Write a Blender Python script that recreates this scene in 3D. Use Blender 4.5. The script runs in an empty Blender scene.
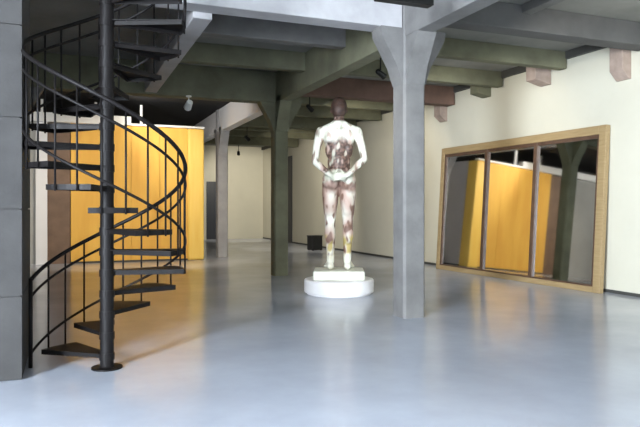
import bpy, bmesh, math, random
from mathutils import Vector, Matrix, noise
random.seed(4)
R = math.radians
SC = bpy.context.scene
COL = SC.collection

# ------------------------------------------------------------------ materials
def mat(name, col, rough=.6, metal=0, var=.0, scale=4, bump=0, bscale=60, col2=None, stretch=None, spec=.5):
    m = bpy.data.materials.new(name); m.use_nodes = True
    nt = m.node_tree; b = nt.nodes['Principled BSDF']
    b.inputs['Roughness'].default_value = rough
    b.inputs['Metallic'].default_value = metal
    b.inputs['Specular IOR Level'].default_value = spec
    b.inputs['Base Color'].default_value = (*col, 1)
    tc = nt.nodes.new('ShaderNodeTexCoord')
    src = tc.outputs['Object']
    if stretch:
        mp = nt.nodes.new('ShaderNodeMapping'); mp.inputs['Scale'].default_value = stretch
        nt.links.new(src, mp.inputs['Vector']); src = mp.outputs['Vector']
    if var or col2:
        n = nt.nodes.new('ShaderNodeTexNoise'); n.inputs['Scale'].default_value = scale
        n.inputs['Detail'].default_value = 6; n.inputs['Roughness'].default_value = .6
        nt.links.new(src, n.inputs['Vector'])
        r = nt.nodes.new('ShaderNodeValToRGB')
        c2 = col2 or tuple(min(1, c*(1+var)) for c in col)
        c1 = col if col2 else tuple(c*(1-var) for c in col)
        r.color_ramp.elements[0].position = .3; r.color_ramp.elements[1].position = .7
        r.color_ramp.elements[0].color = (*c1, 1); r.color_ramp.elements[1].color = (*c2, 1)
        nt.links.new(n.outputs['Fac'], r.inputs['Fac']); nt.links.new(r.outputs['Color'], b.inputs['Base Color'])
    if bump:
        n2 = nt.nodes.new('ShaderNodeTexNoise'); n2.inputs['Scale'].default_value = bscale
        nt.links.new(src, n2.inputs['Vector'])
        bp = nt.nodes.new('ShaderNodeBump'); bp.inputs['Strength'].default_value = bump; bp.inputs['Distance'].default_value = .01
        nt.links.new(n2.outputs['Fac'], bp.inputs['Height']); nt.links.new(bp.outputs['Normal'], b.inputs['Normal'])
    return m

def emit(name, col, s):
    m = bpy.data.materials.new(name); m.use_nodes = True
    b = m.node_tree.nodes['Principled BSDF']
    b.inputs['Base Color'].default_value = (*col, 1)
    b.inputs['Emission Color'].default_value = (*col, 1); b.inputs['Emission Strength'].default_value = s
    return m

M = dict(
    floor=mat('polished_concrete', (.405,.435,.50), .18, var=.12, scale=.7, bump=.03, bscale=3, spec=.4),
    concrete=mat('raw_concrete', (.14,.137,.132), .8, var=.22, scale=2.2, bump=.25, bscale=25),
    olive=mat('aged_concrete', (.135,.135,.085), .85, var=.25, scale=1.8, bump=.2, bscale=25),
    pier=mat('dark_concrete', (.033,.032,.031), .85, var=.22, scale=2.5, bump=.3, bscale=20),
    ceiling=mat('ceiling_concrete', (.22,.22,.20), .9, var=.2, scale=1.2, bump=.2, bscale=20),
    black=mat('black_ceiling', (.012,.012,.014), .9),
    wall=mat('cream_plaster', (.57,.55,.45), .75, var=.04, scale=.8, bump=.06, bscale=40),
    leftwall=mat('grey_plaster', (.36,.36,.34), .8, var=.08, scale=1),
    whitewall=mat('white_plaster', (.75,.75,.76), .7, var=.03, scale=1),
    brownpanel=mat('brown_board', (.16,.10,.065), .6, var=.25, scale=2),
    darkdoor=mat('dark_blue_door', (.02,.024,.034), .5),
    pale=mat('brightened_concrete', (.36,.355,.36), .8, var=.15, scale=2, bump=.2, bscale=25),  # concrete lightened so the lit cross-beam face reads bright
    darkbeam=mat('shaded_dark_concrete', (.085,.085,.082), .85, var=.2, scale=2, bump=.2, bscale=25),  # shade of the right bay put into the concrete colour
    sidegrey=mat('lilac_grey_paint', (.58,.56,.62), .7, var=.05, scale=1),
    darktrim=mat('dark_trim', (.05,.05,.045), .7),
    rust=mat('brown_stained_concrete', (.12,.07,.05), .85, var=.25, scale=2.5, bump=.2, bscale=25),
    corbel=mat('pinkish_concrete', (.33,.255,.21), .85, var=.2, scale=5, bump=.2, bscale=25),
    steel=mat('blackened_steel', (.007,.006,.006), .5, 0, var=.25, scale=9, spec=.14),
    yellow=mat('yellow_stained_board', (.70,.37,.06), .7, col2=(.82,.49,.09), scale=1.1, stretch=(2.2,2.2,.35)),
    yellowtrim=mat('pale_yellow_board', (.86,.55,.10), .45, col2=(.9,.62,.14), scale=2, stretch=(3,3,.3)),
    white=mat('white_paint', (.82,.82,.80), .45, var=.03, scale=5),
    plinth=mat('white_plinth_paint', (.80,.79,.79), .5, var=.03, scale=3),
    plaster=mat('cream_plaster_slab', (.84,.85,.74), .6, var=.04, scale=5, bump=.1, bscale=30),
    wood=mat('pale_wood', (.27,.19,.09), .5, col2=(.36,.26,.13), scale=3, stretch=(8,.8,8)),
    darkwood=mat('dark_brown_wood', (.085,.048,.03), .45, var=.3, scale=5),
    blackbox=mat('black_lacquer', (.008,.008,.009), .5),
    blackmetal=mat('black_metal', (.01,.01,.01), .4, .5),
)
mm = bpy.data.materials.new('mirror_glass'); mm.use_nodes = True
b = mm.node_tree.nodes['Principled BSDF']
b.inputs['Metallic'].default_value = 1; b.inputs['Roughness'].default_value = .035; b.inputs['Base Color'].default_value = (.86,.87,.85,1)
M['mirror'] = mm
M['daylight'] = emit('daylit_glass', (.86,.92,1), 3.2)
M['lamp'] = emit('lit_lens', (1,.95,.85), 8)

# ------------------------------------------------------------------ geometry helpers
def box(bm, x0, x1, y0, y1, z0, z1):
    r = bmesh.ops.create_cube(bm, size=1)
    for v in r['verts']:
        v.co = Vector(((x0+x1)/2+v.co.x*(x1-x0), (y0+y1)/2+v.co.y*(y1-y0), (z0+z1)/2+v.co.z*(z1-z0)))
    return r['verts']

def prism(bm, pts, h0, h1, axis='z'):
    """extrude polygon pts (2-D) between h0 and h1 along axis"""
    def mk(p, h):
        return {'z': (p[0], p[1], h), 'y': (p[0], h, p[1]), 'x': (h, p[0], p[1])}[axis]
    a = [bm.verts.new(mk(p, h0)) for p in pts]; c = [bm.verts.new(mk(p, h1)) for p in pts]
    n = len(pts); f = [bm.faces.new(a[::-1]), bm.faces.new(c)]
    for i in range(n): f.append(bm.faces.new((a[i], a[(i+1)%n], c[(i+1)%n], c[i])))
    bmesh.ops.recalc_face_normals(bm, faces=f)
    return a+c

def tube(bm, pts, rad, n=10, caps=True):
    pts = [Vector(p) for p in pts]
    rs = rad if isinstance(rad, (list, tuple)) else [rad]*len(pts)
    rings = []; up = None
    for i, p in enumerate(pts):
        t = (pts[min(i+1, len(pts)-1)]-pts[max(i-1, 0)]).normalized()
        if up is None: up = t.orthogonal().normalized()
        up = (up - t*up.dot(t)).normalized(); w = t.cross(up)
        rings.append([bm.verts.new(p+(up*math.cos(a)+w*math.sin(a))*rs[i]) for a in [2*math.pi*k/n for k in range(n)]])
    fs = []
    for i in range(len(rings)-1):
        for k in range(n): fs.append(bm.faces.new((rings[i][k], rings[i][(k+1)%n], rings[i+1][(k+1)%n], rings[i+1][k])))
    if caps: fs += [bm.faces.new(rings[0][::-1]), bm.faces.new(rings[-1])]
    for f in fs[:len(fs)-2 if caps else len(fs)]: f.smooth = True
    bmesh.ops.recalc_face_normals(bm, faces=fs)

def lathe(bm, prof, n=64, c=(0,0)):
    rings = [[bm.verts.new((c[0]+r*math.cos(2*math.pi*k/n), c[1]+r*math.sin(2*math.pi*k/n), z)) for k in range(n)] for r, z in prof]
    fs = []
    for i in range(len(rings)-1):
        for k in range(n): fs.append(bm.faces.new((rings[i][k], rings[i][(k+1)%n], rings[i+1][(k+1)%n], rings[i+1][k])))
    fs.append(bm.faces.new(rings[0][::-1])); fs.append(bm.faces.new(rings[-1]))
    bmesh.ops.recalc_face_normals(bm, faces=fs)

def obj(name, bm, m, parent=None, bevel=0, loc=None):
    me = bpy.data.meshes.new(name); bm.to_mesh(me); bm.free()
    me.materials.append(M[m] if isinstance(m, str) else m)
    o = bpy.data.objects.new(name, me); COL.objects.link(o)
    if loc: o.location = loc
    if parent: o.parent = parent
    if bevel:
        md = o.modifiers.new('bevel', 'BEVEL'); md.width = bevel; md.segments = 2; md.limit_method = 'ANGLE'
    return o

def tag(o, label, cat, group=None, kind=None):
    if label: o['label'] = label
    if cat: o['category'] = cat
    if group: o['group'] = group
    if kind: o['kind'] = kind
    return o

def thing(name, label, cat, loc=(0,0,0), rz=0, group=None, kind=None):
    o = bpy.data.objects.new(name, None); COL.objects.link(o)
    o.location = loc; o.rotation_euler = (0,0,rz)
    return tag(o, label, cat, group, kind)

def B(*a):
    bm = bmesh.new(); box(bm, *a); return bm

def struct(name, bm, m, label, cat, group=None, bevel=0):
    return tag(obj(name, bm, m, None, bevel), label, cat, group, 'structure')

# ------------------------------------------------------------------ the shell
XL, XR, YF, YB, ZC = -6.5, 9.5, -7.0, 32.0, 4.8
struct('floor', B(XL-.2, XR+.2, YF-.2, YB+.2, -.1, 0), 'floor', 'polished grey-blue concrete floor of the gallery', 'floor')
struct('wall_right', B(XR, XR+.2, YF, YB, 0, ZC), 'wall', 'long cream gallery wall behind the leaning mirror', 'wall')
struct('wall_back', B(XL, XR, YB, YB+.2, 0, ZC), 'wall', 'pale cream wall at the far end of the hall', 'wall')
struct('trim_1', B(XR-.09, XR, YF, YB, 4.65, ZC), 'darktrim', 'thin dark ledge along the top of the long cream wall', 'trim')
struct('baseboard_right', B(XR-.012, XR, YF, YB, 0, .06), 'darktrim', 'thin dark strip at the foot of the long cream wall', 'baseboard')
struct('trim_2', B(XR-.03, XR, 27.3, 27.9, 0, 4.0), 'darkdoor', 'narrow dark upright strip on the far cream wall beside the middle column', 'trim')  # flat dark strip on the wall face
# far end doors
struct('door_1', B(6.5, 7.1, YB-.05, YB, 0, 2.95), 'darkdoor', 'dark blue door in the far wall behind the furthest column', 'door')
struct('door_2', B(5.6, 6.2, YB-.06, YB, 0, 4.05), 'darkdoor', 'tall dark opening in the far wall beside the yellow booth', 'door')
# ceiling with the stair opening X -.6..1.3, Y 5.7..7.6
def ceil(name, boxes, m, label):
    bm = bmesh.new()
    for q in boxes: box(bm, *q, ZC, ZC+.2)
    return struct(name, bm, m, label, 'ceiling')
ceil('ceiling_front', [(XL, -.6, YF, 14.3), (1.3, XR, YF, 14.3), (-.6, 1.3, YF, 5.7), (-.6, 1.3, 7.6, 14.3), (4.55, XR, 14.3, YB)], 'ceiling', 'grey concrete ceiling slab over the nearer bays and along the cream wall')
ceil('ceiling_rear', [(XL, 4.55, 14.3, YB)], 'black', 'black ceiling above the yellow booth')  # even black over the whole rear ceiling
# the shaft the stair rises into
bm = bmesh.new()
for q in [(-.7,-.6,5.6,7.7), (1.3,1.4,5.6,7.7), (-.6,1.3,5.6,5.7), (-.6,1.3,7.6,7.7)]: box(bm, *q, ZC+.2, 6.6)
box(bm, -.7, 1.4, 5.6, 7.7, 6.6, 6.7)  # top cover added to keep light from leaking in
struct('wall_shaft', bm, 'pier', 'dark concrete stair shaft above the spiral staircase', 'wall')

# front (behind the camera) and left walls with windows
def wall_openings(name, axis, at, lo, hi, opens, m, label):
    """wall at `at` with rectangular openings (a0,a1,z0,z1), thickness .2 outwards"""
    bm = bmesh.new()
    def bx(a0, a1, z0, z1):
        if a1-a0 < .001 or z1-z0 < .001: return
        if axis == 'x': box(bm, at-.2, at, a0, a1, z0, z1)
        else: box(bm, a0, a1, at-.2, at, z0, z1)
    p = lo
    for a0, a1, z0, z1 in opens:
        bx(p, a0, 0, ZC); bx(a0, a1, 0, z0); bx(a0, a1, z1, ZC); p = a1
    bx(p, hi, 0, ZC)
    return struct(name, bm, m, label, 'wall')
LW = [(-5.5,-2.9,.9,4.1), (-2.4,.2,.9,4.1), (.7,3.3,.9,4.1)]
FW = [(-4.5,-1.2,.9,4.1), (.2,3.6,.9,4.1), (5.2,8.6,.9,4.1)]
wall_openings('wall_left', 'x', XL, YF, YB, LW, 'leftwall', 'grey side wall with tall windows at its near end')
wall_openings('wall_front', 'y', YF, XL, XR, FW, 'leftwall', 'grey wall with tall windows behind the viewer')
wn = 0
def window(axis, a0, a1, z0, z1, nb, label):
    global wn; wn += 1
    at = XL if axis == 'x' else YF
    t = thing('window_%d' % wn, label, 'window', kind='structure')
    def bx(p0, p1, q0, q1, d0, d1):
        return B(at+d0, at+d1, p0, p1, q0, q1) if axis == 'x' else B(p0, p1, at+d0, at+d1, q0, q1)
    obj('pane', bx(a0, a1, z0, z1, -.14, -.12), 'daylight', t)
    bm = bmesh.new()
    for q in [(a0,a0+.06,z0,z1), (a1-.06,a1,z0,z1), (a0,a1,z0,z0+.06), (a0,a1,z1-.06,z1)]:
        if axis == 'x': box(bm, at-.12, at-.04, *q)
        else: box(bm, q[0], q[1], at-.12, at-.04, q[2], q[3])
    for i in range(1, nb):
        a = a0+(a1-a0)*i/nb
        if axis == 'x': box(bm, at-.12, at-.05, a-.025, a+.025, z0, z1)
        else: box(bm, a-.025, a+.025, at-.12, at-.05, z0, z1)
    obj('window_frame', bm, 'darktrim', t)
for i, q in enumerate(LW): window('x', *q, 2, 'tall daylit window in the side wall, out of view')
for q in FW: window('y', *q, 3, 'tall daylit window behind the viewer')

# pier beside the stair and the partition running off it
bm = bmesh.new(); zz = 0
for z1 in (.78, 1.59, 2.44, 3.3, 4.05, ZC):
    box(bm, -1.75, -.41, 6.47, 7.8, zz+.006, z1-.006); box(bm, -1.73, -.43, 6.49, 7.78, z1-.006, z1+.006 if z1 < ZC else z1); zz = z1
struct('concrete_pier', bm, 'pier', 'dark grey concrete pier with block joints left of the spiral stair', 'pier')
struct('wall_partition', B(XL, -1.75, 7.0, 7.25, 0, ZC), 'leftwall', 'grey partition wall running off the concrete pier', 'wall')

# ------------------------------------------------------------------ columns
def column(x, y, w, m, label, haunch=True, ztop=4.05, dirs=('px','nx','py','ny')):
    h = w/2; c = .035
    pts = [(-h+c,-h),(h-c,-h),(h,-h+c),(h,h-c),(h-c,h),(-h+c,h),(-h,h-c),(-h,-h+c)]
    bm = bmesh.new(); prism(bm, pts, 0, ZC)
    o = tag(obj('concrete_column', bm, m, None, loc=(x, y, 0)), label, 'column', 'square concrete columns with flared heads', 'structure')
    if haunch:
        prof = [(h-.02, 3.36), (h+.015, 3.42), (h+.10, 3.66), (h+.34, ztop+.03), (h+.36, ztop+.16), (h-.02, ztop+.16)]
        for d in dirs:
            bm = bmesh.new(); e = h-.03
            if d[1] == 'x': prism(bm, [((p if d[0]=='p' else -p), z) for p, z in prof], -e, e, 'y')
            else: prism(bm, [((p if d[0]=='p' else -p), z) for p, z in prof], -e, e, 'x')
            obj('haunch', bm, m, o)
    return o
ROWS = [8.2, 14.3, 20.4, 26.5]; CX = 4.65
column(CX+.02, 8.18, .36, 'concrete', 'nearest grey concrete column, standing right of the statue')
column(CX, 14.3, .34, 'olive', 'olive-grey concrete column behind and left of the statue')
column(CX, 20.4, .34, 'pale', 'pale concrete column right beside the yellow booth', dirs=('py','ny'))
column(CX, 26.5, .34, 'olive', 'furthest concrete column, hidden behind the nearer ones', dirs=('px','py','ny'))
column(-1.0, 14.3, .34, 'concrete', 'concrete column behind the spiral staircase')
column(CX, 2.1, .34, 'concrete', 'concrete column beside the viewer, out of view')

# ------------------------------------------------------------------ beams
def beam(q, m, label, group): return struct('ceiling_beam', B(*q), m, label, 'beam', group, .012)
CROSS, LONG, JO = 'main beams across the hall', 'beams along the column row', 'shallow joists between main beams'
w = .17
names = {2.1: 'above the viewer', 8.2: 'over the nearest column', 14.3: 'over the olive-grey column', 20.4: 'over the column beside the yellow booth', 26.5: 'in the furthest bay'}
for y in [2.1]+ROWS:
    ml = 'concrete' if y < 10 else ('olive' if y < 15 else 'black')
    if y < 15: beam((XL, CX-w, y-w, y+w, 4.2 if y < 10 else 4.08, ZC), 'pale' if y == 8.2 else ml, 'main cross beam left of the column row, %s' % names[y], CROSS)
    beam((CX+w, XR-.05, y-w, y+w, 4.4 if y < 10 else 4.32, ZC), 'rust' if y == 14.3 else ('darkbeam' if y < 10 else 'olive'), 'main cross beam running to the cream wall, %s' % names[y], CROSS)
ys = [YF, 2.1]+ROWS+[YB]
for i in range(len(ys)-1):
    a, c = ys[i], ys[i+1]
    where = ['behind the viewer', 'from the nearest column towards the viewer', 'between the nearest and the olive-grey column', 'pale one between the olive-grey column and the yellow booth', 'just beyond the yellow booth', 'at the far end'][i]
    beam((CX-.14, CX+.14, a+(w if i else 0), c-(w if c < YB else 0), 4.08, ZC), 'whitewall' if i in (3,4) else ('concrete' if i < 2 else 'olive'), 'beam along the column row, %s' % where, LONG)  # two beams whitened: lamp light on their side put into the colour
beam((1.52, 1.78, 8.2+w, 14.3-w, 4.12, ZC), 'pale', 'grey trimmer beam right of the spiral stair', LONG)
for i, y in enumerate((10.2, 12.25, 16.35, 18.4, 22.4, 24.4)):
    k = ['second', 'third', 'fifth', 'sixth', 'eighth', 'ninth'][i]
    if y < 14: beam((1.78, CX-.14, y-.1, y+.1, 4.42, ZC), 'olive' if y > 11 else 'concrete', '%s joist back from the viewer, left of the column row' % k, JO)
    beam((CX+.14, XR-.05, y-.1, y+.1, 4.45, ZC), 'olive', '%s joist back from the viewer, running to the cream wall' % k, JO)
beam((6.6, 6.8, 2.1+w, 8.2-w, 4.66, ZC), 'concrete', 'flat rib under the ceiling slab right of the nearest column', JO)
# corbels on the cream wall
def corbel(y, z0, z1, d, m, label):
    bm = bmesh.new()
    prism(bm, [(XR, z0), (XR-.06, z0), (XR-d, z0+.22*(z1-z0)), (XR-d, z1), (XR, z1)], y-.15, y+.15, 'y')
    struct('wall_corbel', bm, m, label, 'corbel', 'concrete corbels along the cream wall', .01)
corbel(8.7, 3.95, 4.7, .22, 'corbel', 'deep concrete corbel on the cream wall above the mirror\'s near end')
corbel(10.75, 4.22, 4.62, .42, 'corbel', 'block-shaped concrete corbel above the middle of the mirror')
corbel(12.8, 4.3, 4.62, .40, 'olive', 'small dark corbel above the mirror\'s far end')  # olive tone paints the shadow lying on this corbel
corbel(14.7, 3.95, 4.62, .24, 'corbel', 'narrow deep corbel on the cream wall beside the nearest column')

# ------------------------------------------------------------------ yellow booth
t = thing('yellow_booth', 'tall yellow-orange boarded exhibition booth behind the spiral stair', 'booth', (0,0,0))
bx0, bx1, by0, by1, bh = .04, 3.88, 19.5, 23.2, 4.04
n = 4; pw = (bx1-.5-bx0)/n
for i in range(n):
    a = bx0+i*pw
    obj('front_panel', B(a+.004, a+pw-.004, by0, by0+.05, .05, bh), 'yellow', t, .004)
obj('corner_post', B(bx1-.5, bx1, by0-.06, by0+.5, 0, bh), 'yellowtrim', t, .05)
for i in range(3):
    a = by0+.5+i*(by1-by0-.5)/3; c = by0+.5+(i+1)*(by1-by0-.5)/3
    obj('side_panel', B(bx1-.05, bx1, a+.004, c-.004, .05, bh), 'sidegrey', t, .004)['label'] = 'grey side panel of the booth'
obj('side_panel', B(bx0, bx0+.05, by0+.05, by1, .05, bh), 'yellow', t)
obj('rear_panel', B(bx0+.05, bx1-.05, by1-.05, by1, .05, bh), 'yellow', t)
obj('roof_panel', B(bx0+.05, bx1-.05, by0+.5, by1-.05, bh-.08, bh-.03), 'yellow', t)
obj('plinth_strip', B(bx0+.02, bx1-.5, by0+.01, by1-.02, 0, .05), 'darktrim', t)
# white fascia along its top, running on over the grey partition
t = thing('white_fascia', 'long thin white fascia with short uprights above the yellow booth', 'fascia', (0,0,bh+.005))
obj('cap_strip', B(1.7, bx1, by0-.1, by0+.1, 0, .06), 'white', t)
obj('fascia_board', B(-5.2, 1.7, by0-.12, by0+.12, .0, .26), 'white', t)
for x in (-.72, .72, 2.0):
    obj('upright', B(x-.035, x+.035, by0-.02, by0+.05, .26 if x < 1.7 else .0, .64), 'white', t)
# white upright and brown board left of the booth
t = thing('partition_screen', 'white upright and brown board standing left of the yellow booth', 'partition', (0,0,0))
obj('white_upright', B(-.88, -.58, by0-.02, by0+.3, 0, bh), 'whitewall', t)
obj('brown_board', B(-.58, .03, by0+.06, by0+.2, 0, bh-.02), 'brownpanel', t)
struct('wall_inner', B(XL, -.885, by0+.1, by0+.3, 0, bh), 'leftwall', 'grey inner wall left of the booth, reflected in the mirror', 'wall')

# ------------------------------------------------------------------ spiral staircase
A0 = 21.7
SX, SY = .35, 6.64
t = thing('spiral_staircase', 'black steel spiral staircase with thin open treads by the concrete pier', 'staircase', (SX, SY, 0))
bm = bmesh.new(); lathe(bm, [(.15,0), (.15,.015), (.075,.018), (.066,.03), (.066,ZC+.9), (.05,ZC+.93)], 24)
obj('centre_pole', bm, 'steel', t)
RS, NT, DZ, Z0, ST = .755, 23, .2083, .145, 31.0
def ang(k): return R(150-ST*k-A0)
def zt(k): return Z0+DZ*k
for k in range(NT):
    a = ang(k); z = zt(k); bm = bmesh.new()
    hw = R(16.5)
    pts = [(.05*math.cos(a-1.0), .05*math.sin(a-1.0))]
    pts += [(RS*math.cos(a-hw+2*hw*i/6), RS*math.sin(a-hw+2*hw*i/6)) for i in range(7)]
    pts += [(.05*math.cos(a+1.0), .05*math.sin(a+1.0))]
    prism(bm, pts, z-.008, z)
    # turned-down lips on both edges and at the rim
    for s in (-1, 1):
        d = Vector((math.cos(a+s*hw), math.sin(a+s*hw), 0)); nrm = Vector((-d.y, d.x, 0))*(-s)
        p0 = d*.07; p1 = d*RS
        prism(bm, [(p0.x,p0.y), (p1.x,p1.y), (p1.x+nrm.x*.006,p1.y+nrm.y*.006), (p0.x+nrm.x*.006,p0.y+nrm.y*.006)], z-.05, z-.008)
    rim = [(RS*math.cos(a-hw+2*hw*i/6), RS*math.sin(a-hw+2*hw*i/6)) for i in range(7)]
    rin = [((RS-.006)*math.cos(a-hw+2*hw*i/6), (RS-.006)*math.sin(a-hw+2*hw*i/6)) for i in range(6,-1,-1)]
    prism(bm, rim+rin, z-.05, z-.008)
    tr = obj('tread', bm, 'steel', t)
    bm = bmesh.new(); lathe(bm, [(.074,z-.06), (.074,z+.01)], 20); obj('tread_collar', bm, 'steel', tr)
    for q in (.25, -.25):
        kk = k-q
        aa = ang(kk); r = RS+.012
        top = Z0+DZ*kk+.92
        if k == NT-1: top = min(top, zt(k)+.9)
        bm = bmesh.new(); x, y = r*math.cos(aa), r*math.sin(aa)
        tube(bm, [(x,y,z-.06), (x,y,top)], .0095, 8); obj('baluster', bm, 'steel', t)
def helix(dz, k0, k1, r): return [(r*math.cos(ang(k0+(k1-k0)*i/240)), r*math.sin(ang(k0+(k1-k0)*i/240)), Z0+DZ*(k0+(k1-k0)*i/240)+dz) for i in range(241)]
a = ang(-.95); bm = bmesh.new(); tube(bm, [((RS+.012)*math.cos(a), (RS+.012)*math.sin(a), 0), ((RS+.012)*math.cos(a), (RS+.012)*math.sin(a), Z0-DZ*.95+.95)], .02, 10); obj('newel_post', bm, 'steel', t)
for nm, dz, rad in (('handrail', .93, .021), ('mid_rail', .76, .014), ('lower_rail', .19, .014)):
    bm = bmesh.new(); tube(bm, helix(dz, -.95, NT-1, RS+.012), rad, 10); obj(nm, bm, 'steel', t)

# ------------------------------------------------------------------ plinth and statue
PX, PY = 4.70, 10.85
bm = bmesh.new()
lathe(bm, [(.60,0), (.60,.03), (.645,.035), (.65,.045), (.65,.255), (.635,.275), (.62,.28)], 96)
o = tag(obj('round_plinth', bm, 'plinth', None, loc=(PX,PY,0)), 'low round white plinth on the concrete floor', 'plinth')
DIR = math.atan2(PY, PX)                       # facing away from the viewer
RZ = DIR-math.pi/2
bm = bmesh.new(); box(bm, -.47, .47, -.40, .40, 0, .17)
o = tag(obj('plaster_slab', bm, 'plaster', None, .03, loc=(PX,PY,.28)), 'cream plaster slab under the statue on the round plinth', 'slab'); o.rotation_euler.z = RZ

def ell(bm, c, r, rot=None, u=20, v=14):
    q = bmesh.ops.create_uvsphere(bm, u_segments=u, v_segments=v, radius=1)
    mtx = Matrix.Translation(c) @ (rot.to_4x4() if rot else Matrix.Identity(4)) @ Matrix.Diagonal((*r, 1))
    bmesh.ops.transform(bm, matrix=mtx, verts=q['verts'])
def limb(bm, pts, rs, n=14):
    tube(bm, pts, rs, n)
    for p, r in zip(pts, rs): ell(bm, p, (r,r,r), None, 14, 10)
bm = bmesh.new()
ell(bm, (0,0,.96), (.158,.108,.12)); ell(bm, (0,.0,1.10), (.118,.09,.16))
ell(bm, (0,.0,1.27), (.138,.108,.19)); ell(bm, (0,-.015,1.385), (.172,.085,.075)); ell(bm, (0,.05,1.31), (.14,.07,.10))
for s in (-1, 1):
    ell(bm, (s*.078,-.055,.905), (.088,.085,.095))
    ell(bm, (s*.085,-.055,1.33), (.07,.06,.10)); ell(bm, (s*.095,-.03,1.25), (.05,.068,.12))
    limb(bm, [(s*.012,-.012,1.505), (s*.07,-.02,1.455), (s*.15,-.01,1.42)], [.042,.05,.05])
    ell(bm, (s*.183,-.005,1.385), (.060,.064,.078))
    # arm: elbow bent outwards, hand brought to the small of the back
    sh = Vector((s*.195,-.005,1.375)); el = Vector((s*(.246 if s<0 else .258),-.06,1.10 if s<0 else 1.125)); wr = Vector((s*.085,-.165-(0.03 if s>0 else 0),.955))
    limb(bm, [sh, sh.lerp(el,.45)+Vector((s*.006,0,0)), el], [.050,.042,.033])
    limb(bm, [el, el.lerp(wr,.3), wr], [.034,.037,.025])
    palm = wr+Vector((-s*.055,-.004,-.012)); limb(bm, [wr, palm], [.026,.030]); ell(bm, palm, (.046,.02,.042))
    for f, (dz, ln) in enumerate(((.032,.070), (.011,.080), (-.010,.074), (-.030,.058))):
        b0 = palm+Vector((-s*.034,-.002,dz)); k1 = b0+Vector((-s*ln*.5,-.006,-.006)); k2 = k1+Vector((-s*ln*.28,.010,-.012)); k3 = k2+Vector((-s*ln*.12,.016,-.008))
        limb(bm, [palm+Vector((0,0,dz*.7)), b0, k1, k2, k3], [.012,.0105,.0098,.009,.008], 8)
    th = palm+Vector((s*.01,-.006,.035)); limb(bm, [th, th+Vector((-s*.022,-.012,.03)), th+Vector((-s*.05,-.014,.036))], [.014,.0115,.0095], 8)
    # leg
    hp = Vector((s*.086,0,.91)); kn = Vector((s*.092,.012,.50)); an = Vector((s*.086,-.02,.085))
    limb(bm, [hp, hp.lerp(kn,.35), hp.lerp(kn,.75), kn], [.088,.087,.069,.057])
    ell(bm, (s*.093,.02,.72), (.07,.07,.17)); ell(bm, (s*.09,-.03,.70), (.066,.06,.17))
    limb(bm, [kn, kn.lerp(an,.35), kn.lerp(an,.75), an], [.055,.053,.041,.038])
    ell(bm, (s*.092,-.035,.365), (.057,.052,.115))
    limb(bm, [(s*.086,-.045,.038), (s*.100,.05,.05), (s*.12,.15,.028)], [.036,.040,.030])
    ell(bm, (s*.115,.13,.022), (.046,.05,.022))
    for q, (dx, ln, rr) in enumerate(((-.028,.055,.016), (-.008,.052,.012), (.009,.045,.011), (.024,.036,.010), (.037,.026,.009))):
        limb(bm, [(s*(.118+dx),.15,.018), (s*(.120+dx),.16+ln*.7,.014)], [rr,rr*.9], 8)
    ell(bm, (s*.077,.012,1.63), (.012,.022,.032))                      # ear
    ell(bm, (s*.032,.108,1.655), (.013,.012,.010))                     # eye
    ell(bm, (s*.04,.092,1.60), (.025,.02,.02))                         # cheek
limb(bm, [(0,-.012,1.42), (0,0,1.50), (0,.015,1.575)], [.066,.055,.054])
ell(bm, (0,.018,1.655), (.075,.095,.100)); ell(bm, (0,.055,1.595), (.054,.058,.058)); ell(bm, (0,-.015,1.64), (.07,.075,.08))
ell(bm, (0,.100,1.672), (.052,.018,.012)); limb(bm, [(0,.108,1.662), (0,.128,1.628)], [.010,.014], 8)
ell(bm, (0,.108,1.598), (.026,.012,.007)); ell(bm, (0,.106,1.585), (.022,.012,.008)); ell(bm, (0,.10,1.56), (.022,.02,.016))
S = 1.83
me = bpy.data.meshes.new('body_raw'); bm.to_mesh(me); bm.free()
tmp = bpy.data.objects.new('body_raw', me); COL.objects.link(tmp)
rm = tmp.modifiers.new('r', 'REMESH'); rm.mode = 'VOXEL'; rm.voxel_size = .0062; rm.use_smooth_shade = True
sm = tmp.modifiers.new('s', 'SMOOTH'); sm.factor = .5; sm.iterations = 5
dg = bpy.context.evaluated_depsgraph_get()
bme = bpy.data.meshes.new_from_object(tmp.evaluated_get(dg)); bme.name = 'body'
bpy.data.objects.remove(tmp)
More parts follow.
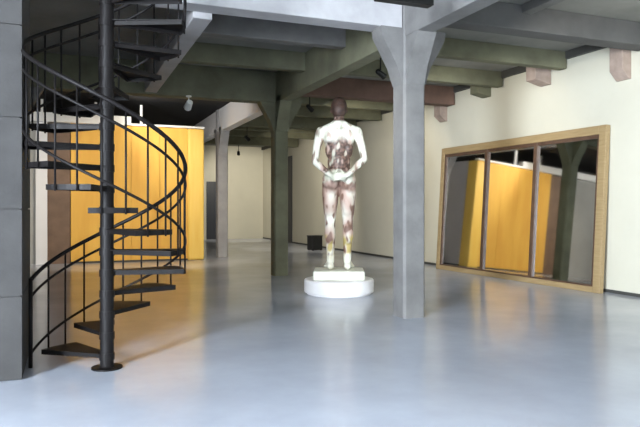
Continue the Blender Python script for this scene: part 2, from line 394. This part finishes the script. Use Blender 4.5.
# patches of paint and bare plaster; mid-back and between the legs browner
WHITE, PALE, BROWN, DARK, PINK, YEL = (.78,.78,.68), (.50,.51,.41), (.20,.115,.085), (.06,.036,.028), (.50,.36,.30), (.47,.37,.13)
def lerp(a, c, f): f = max(0, min(1, f)); return tuple(x+(y-x)*f for x, y in zip(a, c))
def sstep(a, c, v): f = max(0, min(1, (v-a)/(c-a))); return f*f*(3-2*f)
def paint(p):
    q = Vector((p.x*1.3, p.y, p.z*.55))
    n1 = noise.noise(q*9); n2 = noise.noise(q*24+Vector((5,1,3))); n3 = noise.noise(q*15+Vector((9,4,7))); n4 = noise.noise(p*45)
    z = p.z+.05*n1+.025*n2; ax = abs(p.x)+.012*n2
    m = n3*.9+n2*.5                                        # streaky wear
    white = lerp(WHITE, PALE, sstep(.05, .5, m)); white = lerp(white, PINK, .8*sstep(.3, .6, n2-.4*n3))
    back = lerp(lerp(BROWN, DARK, .6+n4), PALE, sstep(.25, .5, m)); back = lerp(back, PINK, .7*sstep(.1, .5, n2))
    skin = lerp(lerp(PINK, WHITE, .4+n1*1.4), BROWN, max(sstep(.05, .40, m), .8*sstep(.035, .01, ax), .7*sstep(-.13, -.165, p.x)))
    c = lerp(WHITE, YEL, .3*sstep(0,.4,n3))                # feet
    c = lerp(c, lerp(skin, YEL, sstep(-.3, .1, -n3)), sstep(.14, .18, p.z+.02*n1))
    c = lerp(c, skin, sstep(.31, .37, p.z+.03*n1))
    c = lerp(c, lerp(BROWN, PINK, .4+n2), sstep(.76, .83, z))
    c = lerp(c, lerp(PALE, WHITE, .4+n1), sstep(.86, .90, z))
    c = lerp(c, back, sstep(.98, 1.03, z))
    c = lerp(c, white, sstep(1.26, 1.33, z+.5*abs(p.x)-.06))
    if p.z > .9:                                           # arms
        a = lerp(white, PINK, .75*sstep(.205, .175, abs(p.x)) if p.z < 1.3 else 0)
        a = lerp(a, BROWN, .8*sstep(.2, .5, m))
        c = lerp(c, a, sstep(.160, .175, ax) if p.z > 1.0 else sstep(.13, .15, ax))
    c = lerp(c, lerp(lerp(BROWN, DARK, .6+n4), PINK, .8*sstep(.25,.5,n2)), sstep(1.50, 1.53, p.z))
    return c
ca = bme.color_attributes.new('paint', 'FLOAT_COLOR', 'POINT')
for i, v in enumerate(bme.vertices): ca.data[i].color = (*paint(v.co), 1)
bme.transform(Matrix.Scale(S, 4))
pm = bpy.data.materials.new('painted_plaster_figure'); pm.use_nodes = True
nt = pm.node_tree; b = nt.nodes['Principled BSDF']; b.inputs['Roughness'].default_value = .5
at = nt.nodes.new('ShaderNodeAttribute'); at.attribute_name = 'paint'
nt.links.new(at.outputs['Color'], b.inputs['Base Color'])
bme.materials.clear(); bme.materials.append(pm)
for f in bme.polygons: f.use_smooth = True
st = thing('standing_statue', 'tall standing male statue with patchy white and brown paint, seen from behind, on the plinth', 'statue', (PX,PY,.45), RZ)
bo = bpy.data.objects.new('body', bme); COL.objects.link(bo); bo.parent = st
bm = bmesh.new(); ell(bm, (0,.008,1.668), (.082,.098,.098), None, 28, 20); ell(bm, (0,-.03,1.63), (.076,.075,.085), None, 28, 20)
for v in list(bm.verts):
    if v.co.y > .055 and v.co.z < 1.70 or v.co.z < 1.56: bm.verts.remove(v)
for v in bm.verts: v.co += v.normal*.004*noise.noise(v.co*60); v.co *= S
for f in bm.faces: f.smooth = True
hm = mat('dark_brown_hair', (.028,.017,.014), .6, col2=(.085,.045,.032), scale=12)
h = obj('hair', bm, hm, st); md = h.modifiers.new('s', 'SOLIDIFY'); md.thickness = .012

# ------------------------------------------------------------------ leaning mirror
ML, MH, FD = 5.34, 3.18, .11
t = thing('leaning_mirror', 'huge wood-framed three-panel mirror leaning on the cream wall', 'mirror', (XR-.31, 9.0, 0))
tilt = math.asin(.19/MH)
t.rotation_euler = (0, tilt, R(2.1))               # local: y along wall, z up, x into the wall
fw = .17
obj('stile', B(0, FD, 0, fw, .0, MH), 'wood', t, .012)
obj('stile', B(0, FD, ML-fw*.8, ML, .0, MH), 'wood', t, .012)
obj('top_rail', B(0, FD, fw, ML-fw*.8, MH-.17, MH), 'wood', t, .012)
obj('bottom_rail', B(0, FD, fw, ML-fw*.8, 0, .11), 'wood', t, .012)
bm = bmesh.new()
for q in [(fw, fw+.05, .11, MH-.17), (ML-fw*.8-.06, ML-fw*.8, .11, MH-.17), (fw+.05, ML-fw*.8-.06, MH-.24, MH-.17), (fw+.05, ML-fw*.8-.06, .11, .14)]:
    box(bm, .025, FD-.02, *q)
o = obj('inner_moulding', bm, 'darkwood', t); o['label'] = 'dark brown inner edge of the frame'
y0, y1 = fw+.05, ML-fw*.8-.06
ya, yb = y0+(y1-y0)/3, y0+2*(y1-y0)/3
for y in (ya, yb):
    o = obj('mullion', B(.01, FD-.02, y-.05, y+.05, .11, MH-.17), 'darkwood', t, .008); o['label'] = 'dark upright bar between two mirror panes'
for a, c in ((y0, ya-.05), (ya+.05, yb-.05), (yb+.05, y1)):
    obj('mirror_pane', B(.06, .07, a, c, .14, MH-.24), 'mirror', t)
obj('back_board', B(.075, FD-.01, fw, ML-fw*.8, .1, MH-.15), 'darkwood', t)

# ------------------------------------------------------------------ small things
t = thing('black_crate', 'small black box on the floor beyond the statue by the far wall', 'box', (8.66, 22.3, 0), R(8))
obj('box_body', B(-.22,.22,-.21,.21,.02,.52), 'blackbox', t, .015)
obj('box_lid', B(-.23,.23,-.22,.22,.52,.56), 'blackbox', t, .008)
for x in (-.17,.17):
    for y in (-.16,.16): obj('foot', B(x-.03,x+.03,y-.03,y+.03,0,.02), 'blackbox', t)

def spot(x, y, z, aim, m, label, energy, col, size, r=.065, ln=.22, blend=.6, drop=.2):
    """ceiling spotlight: base plate, stem, head aimed at a point"""
    zc = z
    t = thing('ceiling_spotlight', label, 'spotlight', (x, y, zc), 0, 'spotlights under the ceiling')
    bm = bmesh.new(); lathe(bm, [(.06,-.03), (.06,0)], 20); obj('mounting_plate', bm, m, t)
    bm = bmesh.new(); tube(bm, [(0,0,-.02), (0,0,.04-drop)], .014, 8); obj('stem', bm, m, t)
    d = (Vector(aim)-Vector((x,y,zc-drop))).normalized(); q = d.to_track_quat('Z', 'Y')
    bm = bmesh.new(); lathe(bm, [(r*.6,-ln*.5), (r*.8,-ln*.42), (r,ln*.5), (r*.9,ln*.5), (r*.8,ln*.4)], 24)
    hd = obj('lamp_head', bm, m, t); hd.rotation_mode = 'QUATERNION'; hd.rotation_quaternion = q; hd.location = (0,0,-drop)
    bm = bmesh.new(); lathe(bm, [(r*.78,ln*.41), (r*.78,ln*.43)], 24); obj('lens', bm, 'lamp', hd)
    l = bpy.data.lights.new('spot_light', 'SPOT'); l.energy = energy; l.color = col; l.spot_size = R(size); l.spot_blend = blend; l.shadow_soft_size = .08
    lo = bpy.data.objects.new('spot_light', l); COL.objects.link(lo); lo.location = Vector((x,y,zc-drop))+d*(ln*.5+.03)
    lo.rotation_mode = 'QUATERNION'; lo.rotation_quaternion = d.to_track_quat('-Z', 'Y')
WARM = (1,.92,.78)
spot(2.45, 14.0, 4.08, (2.0, 19.5, 1.3), 'white', 'small white spotlight hanging from the cross beam above the booth', 880, (1,.87,.70), 80, .085, .24)
spot(5.6, 5.2, 4.8, (9.5, 8.6, 2.5), 'blackmetal', 'black spotlight aimed at the near end of the cream wall', 240, WARM, 88, drop=.6)
spot(5.6, 10.9, 4.8, (9.5, 12.4, 2.5), 'blackmetal', 'black spotlight aimed at the wall over the mirror', 240, WARM, 92, drop=.6)
spot(5.8, 15.3, 4.8, (9.5, 17.5, 1.8), 'blackmetal', 'black spotlight between joists, aimed past the mirror', 300, WARM, 105, drop=.6)
spot(5.8, 21.5, 4.8, (9.5, 24.0, 1.6), 'blackmetal', 'black spotlight aimed at the far stretch of the cream wall', 500, WARM, 105, drop=.75)
spot(7.0, 27.4, 4.8, (8.4, 32.0, 1.4), 'blackmetal', 'black spotlight aimed at the end wall', 560, WARM, 95, drop=.75)
spot(2.6, 5.9, 4.8, (4.7, 10.85, 1.5), 'blackmetal', 'black spotlight aimed at the statue', 400, (1,.97,.9), 42, drop=.3)
spot(1.0, 17.6, 4.8, (4.5, 19.2, 4.3), 'blackmetal', 'black spotlight added behind the stair to brighten the white beam', 190, (1,.98,.95), 120, drop=.55)  # added lamp, hidden by the stair, lifts the beam face
spot(-3.6, 14.9, 4.8, (-3.4, 19.5, 2.6), 'blackmetal', 'black spotlight added to brighten the grey inner wall left of the booth', 460, (1,.96,.9), 100, drop=.6)  # added lamp, brightens the inner wall the mirror reflects
t = thing('recess_shade_bar', 'black bar hung below the ceiling near the viewer, added for a shaded recess', 'bar', (3.62, 6.45, 3.98))  # added bar, stands for the dark of a shaded ceiling recess
obj('shade_bar', B(-.36, .36, -.07, .07, 0, .1), 'blackmetal', t, .008)
for x in (-.28, .28):
    bm = bmesh.new(); tube(bm, [(x,0,.1), (x,0,ZC-3.98)], .008, 8); obj('hanger_rod', bm, 'blackmetal', t)


# ------------------------------------------------------------------ daylight through the windows
def area(name, loc, rot, sx, sy, e, col):
    l = bpy.data.lights.new(name, 'AREA'); l.shape = 'RECTANGLE'; l.size = sx; l.size_y = sy; l.energy = e; l.color = col
    o = bpy.data.objects.new(name, l); COL.objects.link(o); o.location = loc; o.rotation_euler = rot
DAY = (.82,.90,1)
for q, e in zip(LW[:3], (250, 5000, 100)): area('window_daylight', (XL-.02, (q[0]+q[1])/2, (q[2]+q[3])/2), (0, R(-90), 0), q[3]-q[2]-.1, q[1]-q[0]-.1, e, DAY)
for q in FW: area('window_daylight', ((q[0]+q[1])/2, YF-.02, (q[2]+q[3])/2), (R(90), 0, 0), q[1]-q[0]-.1, q[3]-q[2]-.1, 55, DAY)

wd = bpy.data.worlds.new('world'); SC.world = wd; wd.use_nodes = True
wd.node_tree.nodes['Background'].inputs[0].default_value = (.8,.88,1,1); wd.node_tree.nodes['Background'].inputs[1].default_value = .3

# ------------------------------------------------------------------ camera
cd = bpy.data.cameras.new('camera'); cam = bpy.data.objects.new('camera', cd); COL.objects.link(cam)
cd.sensor_width = 36; cd.lens = 630/640*36; cd.shift_y = -5.5/640
cam.location = (0,0,1.6); cam.rotation_euler = (R(90), 0, R(-21.7))
SC.camera = cam
vs = SC.view_settings
vs.view_transform = 'Standard'; vs.look = 'None'; vs.exposure = .15; vs.gamma = 1; vs.use_curve_mapping = False
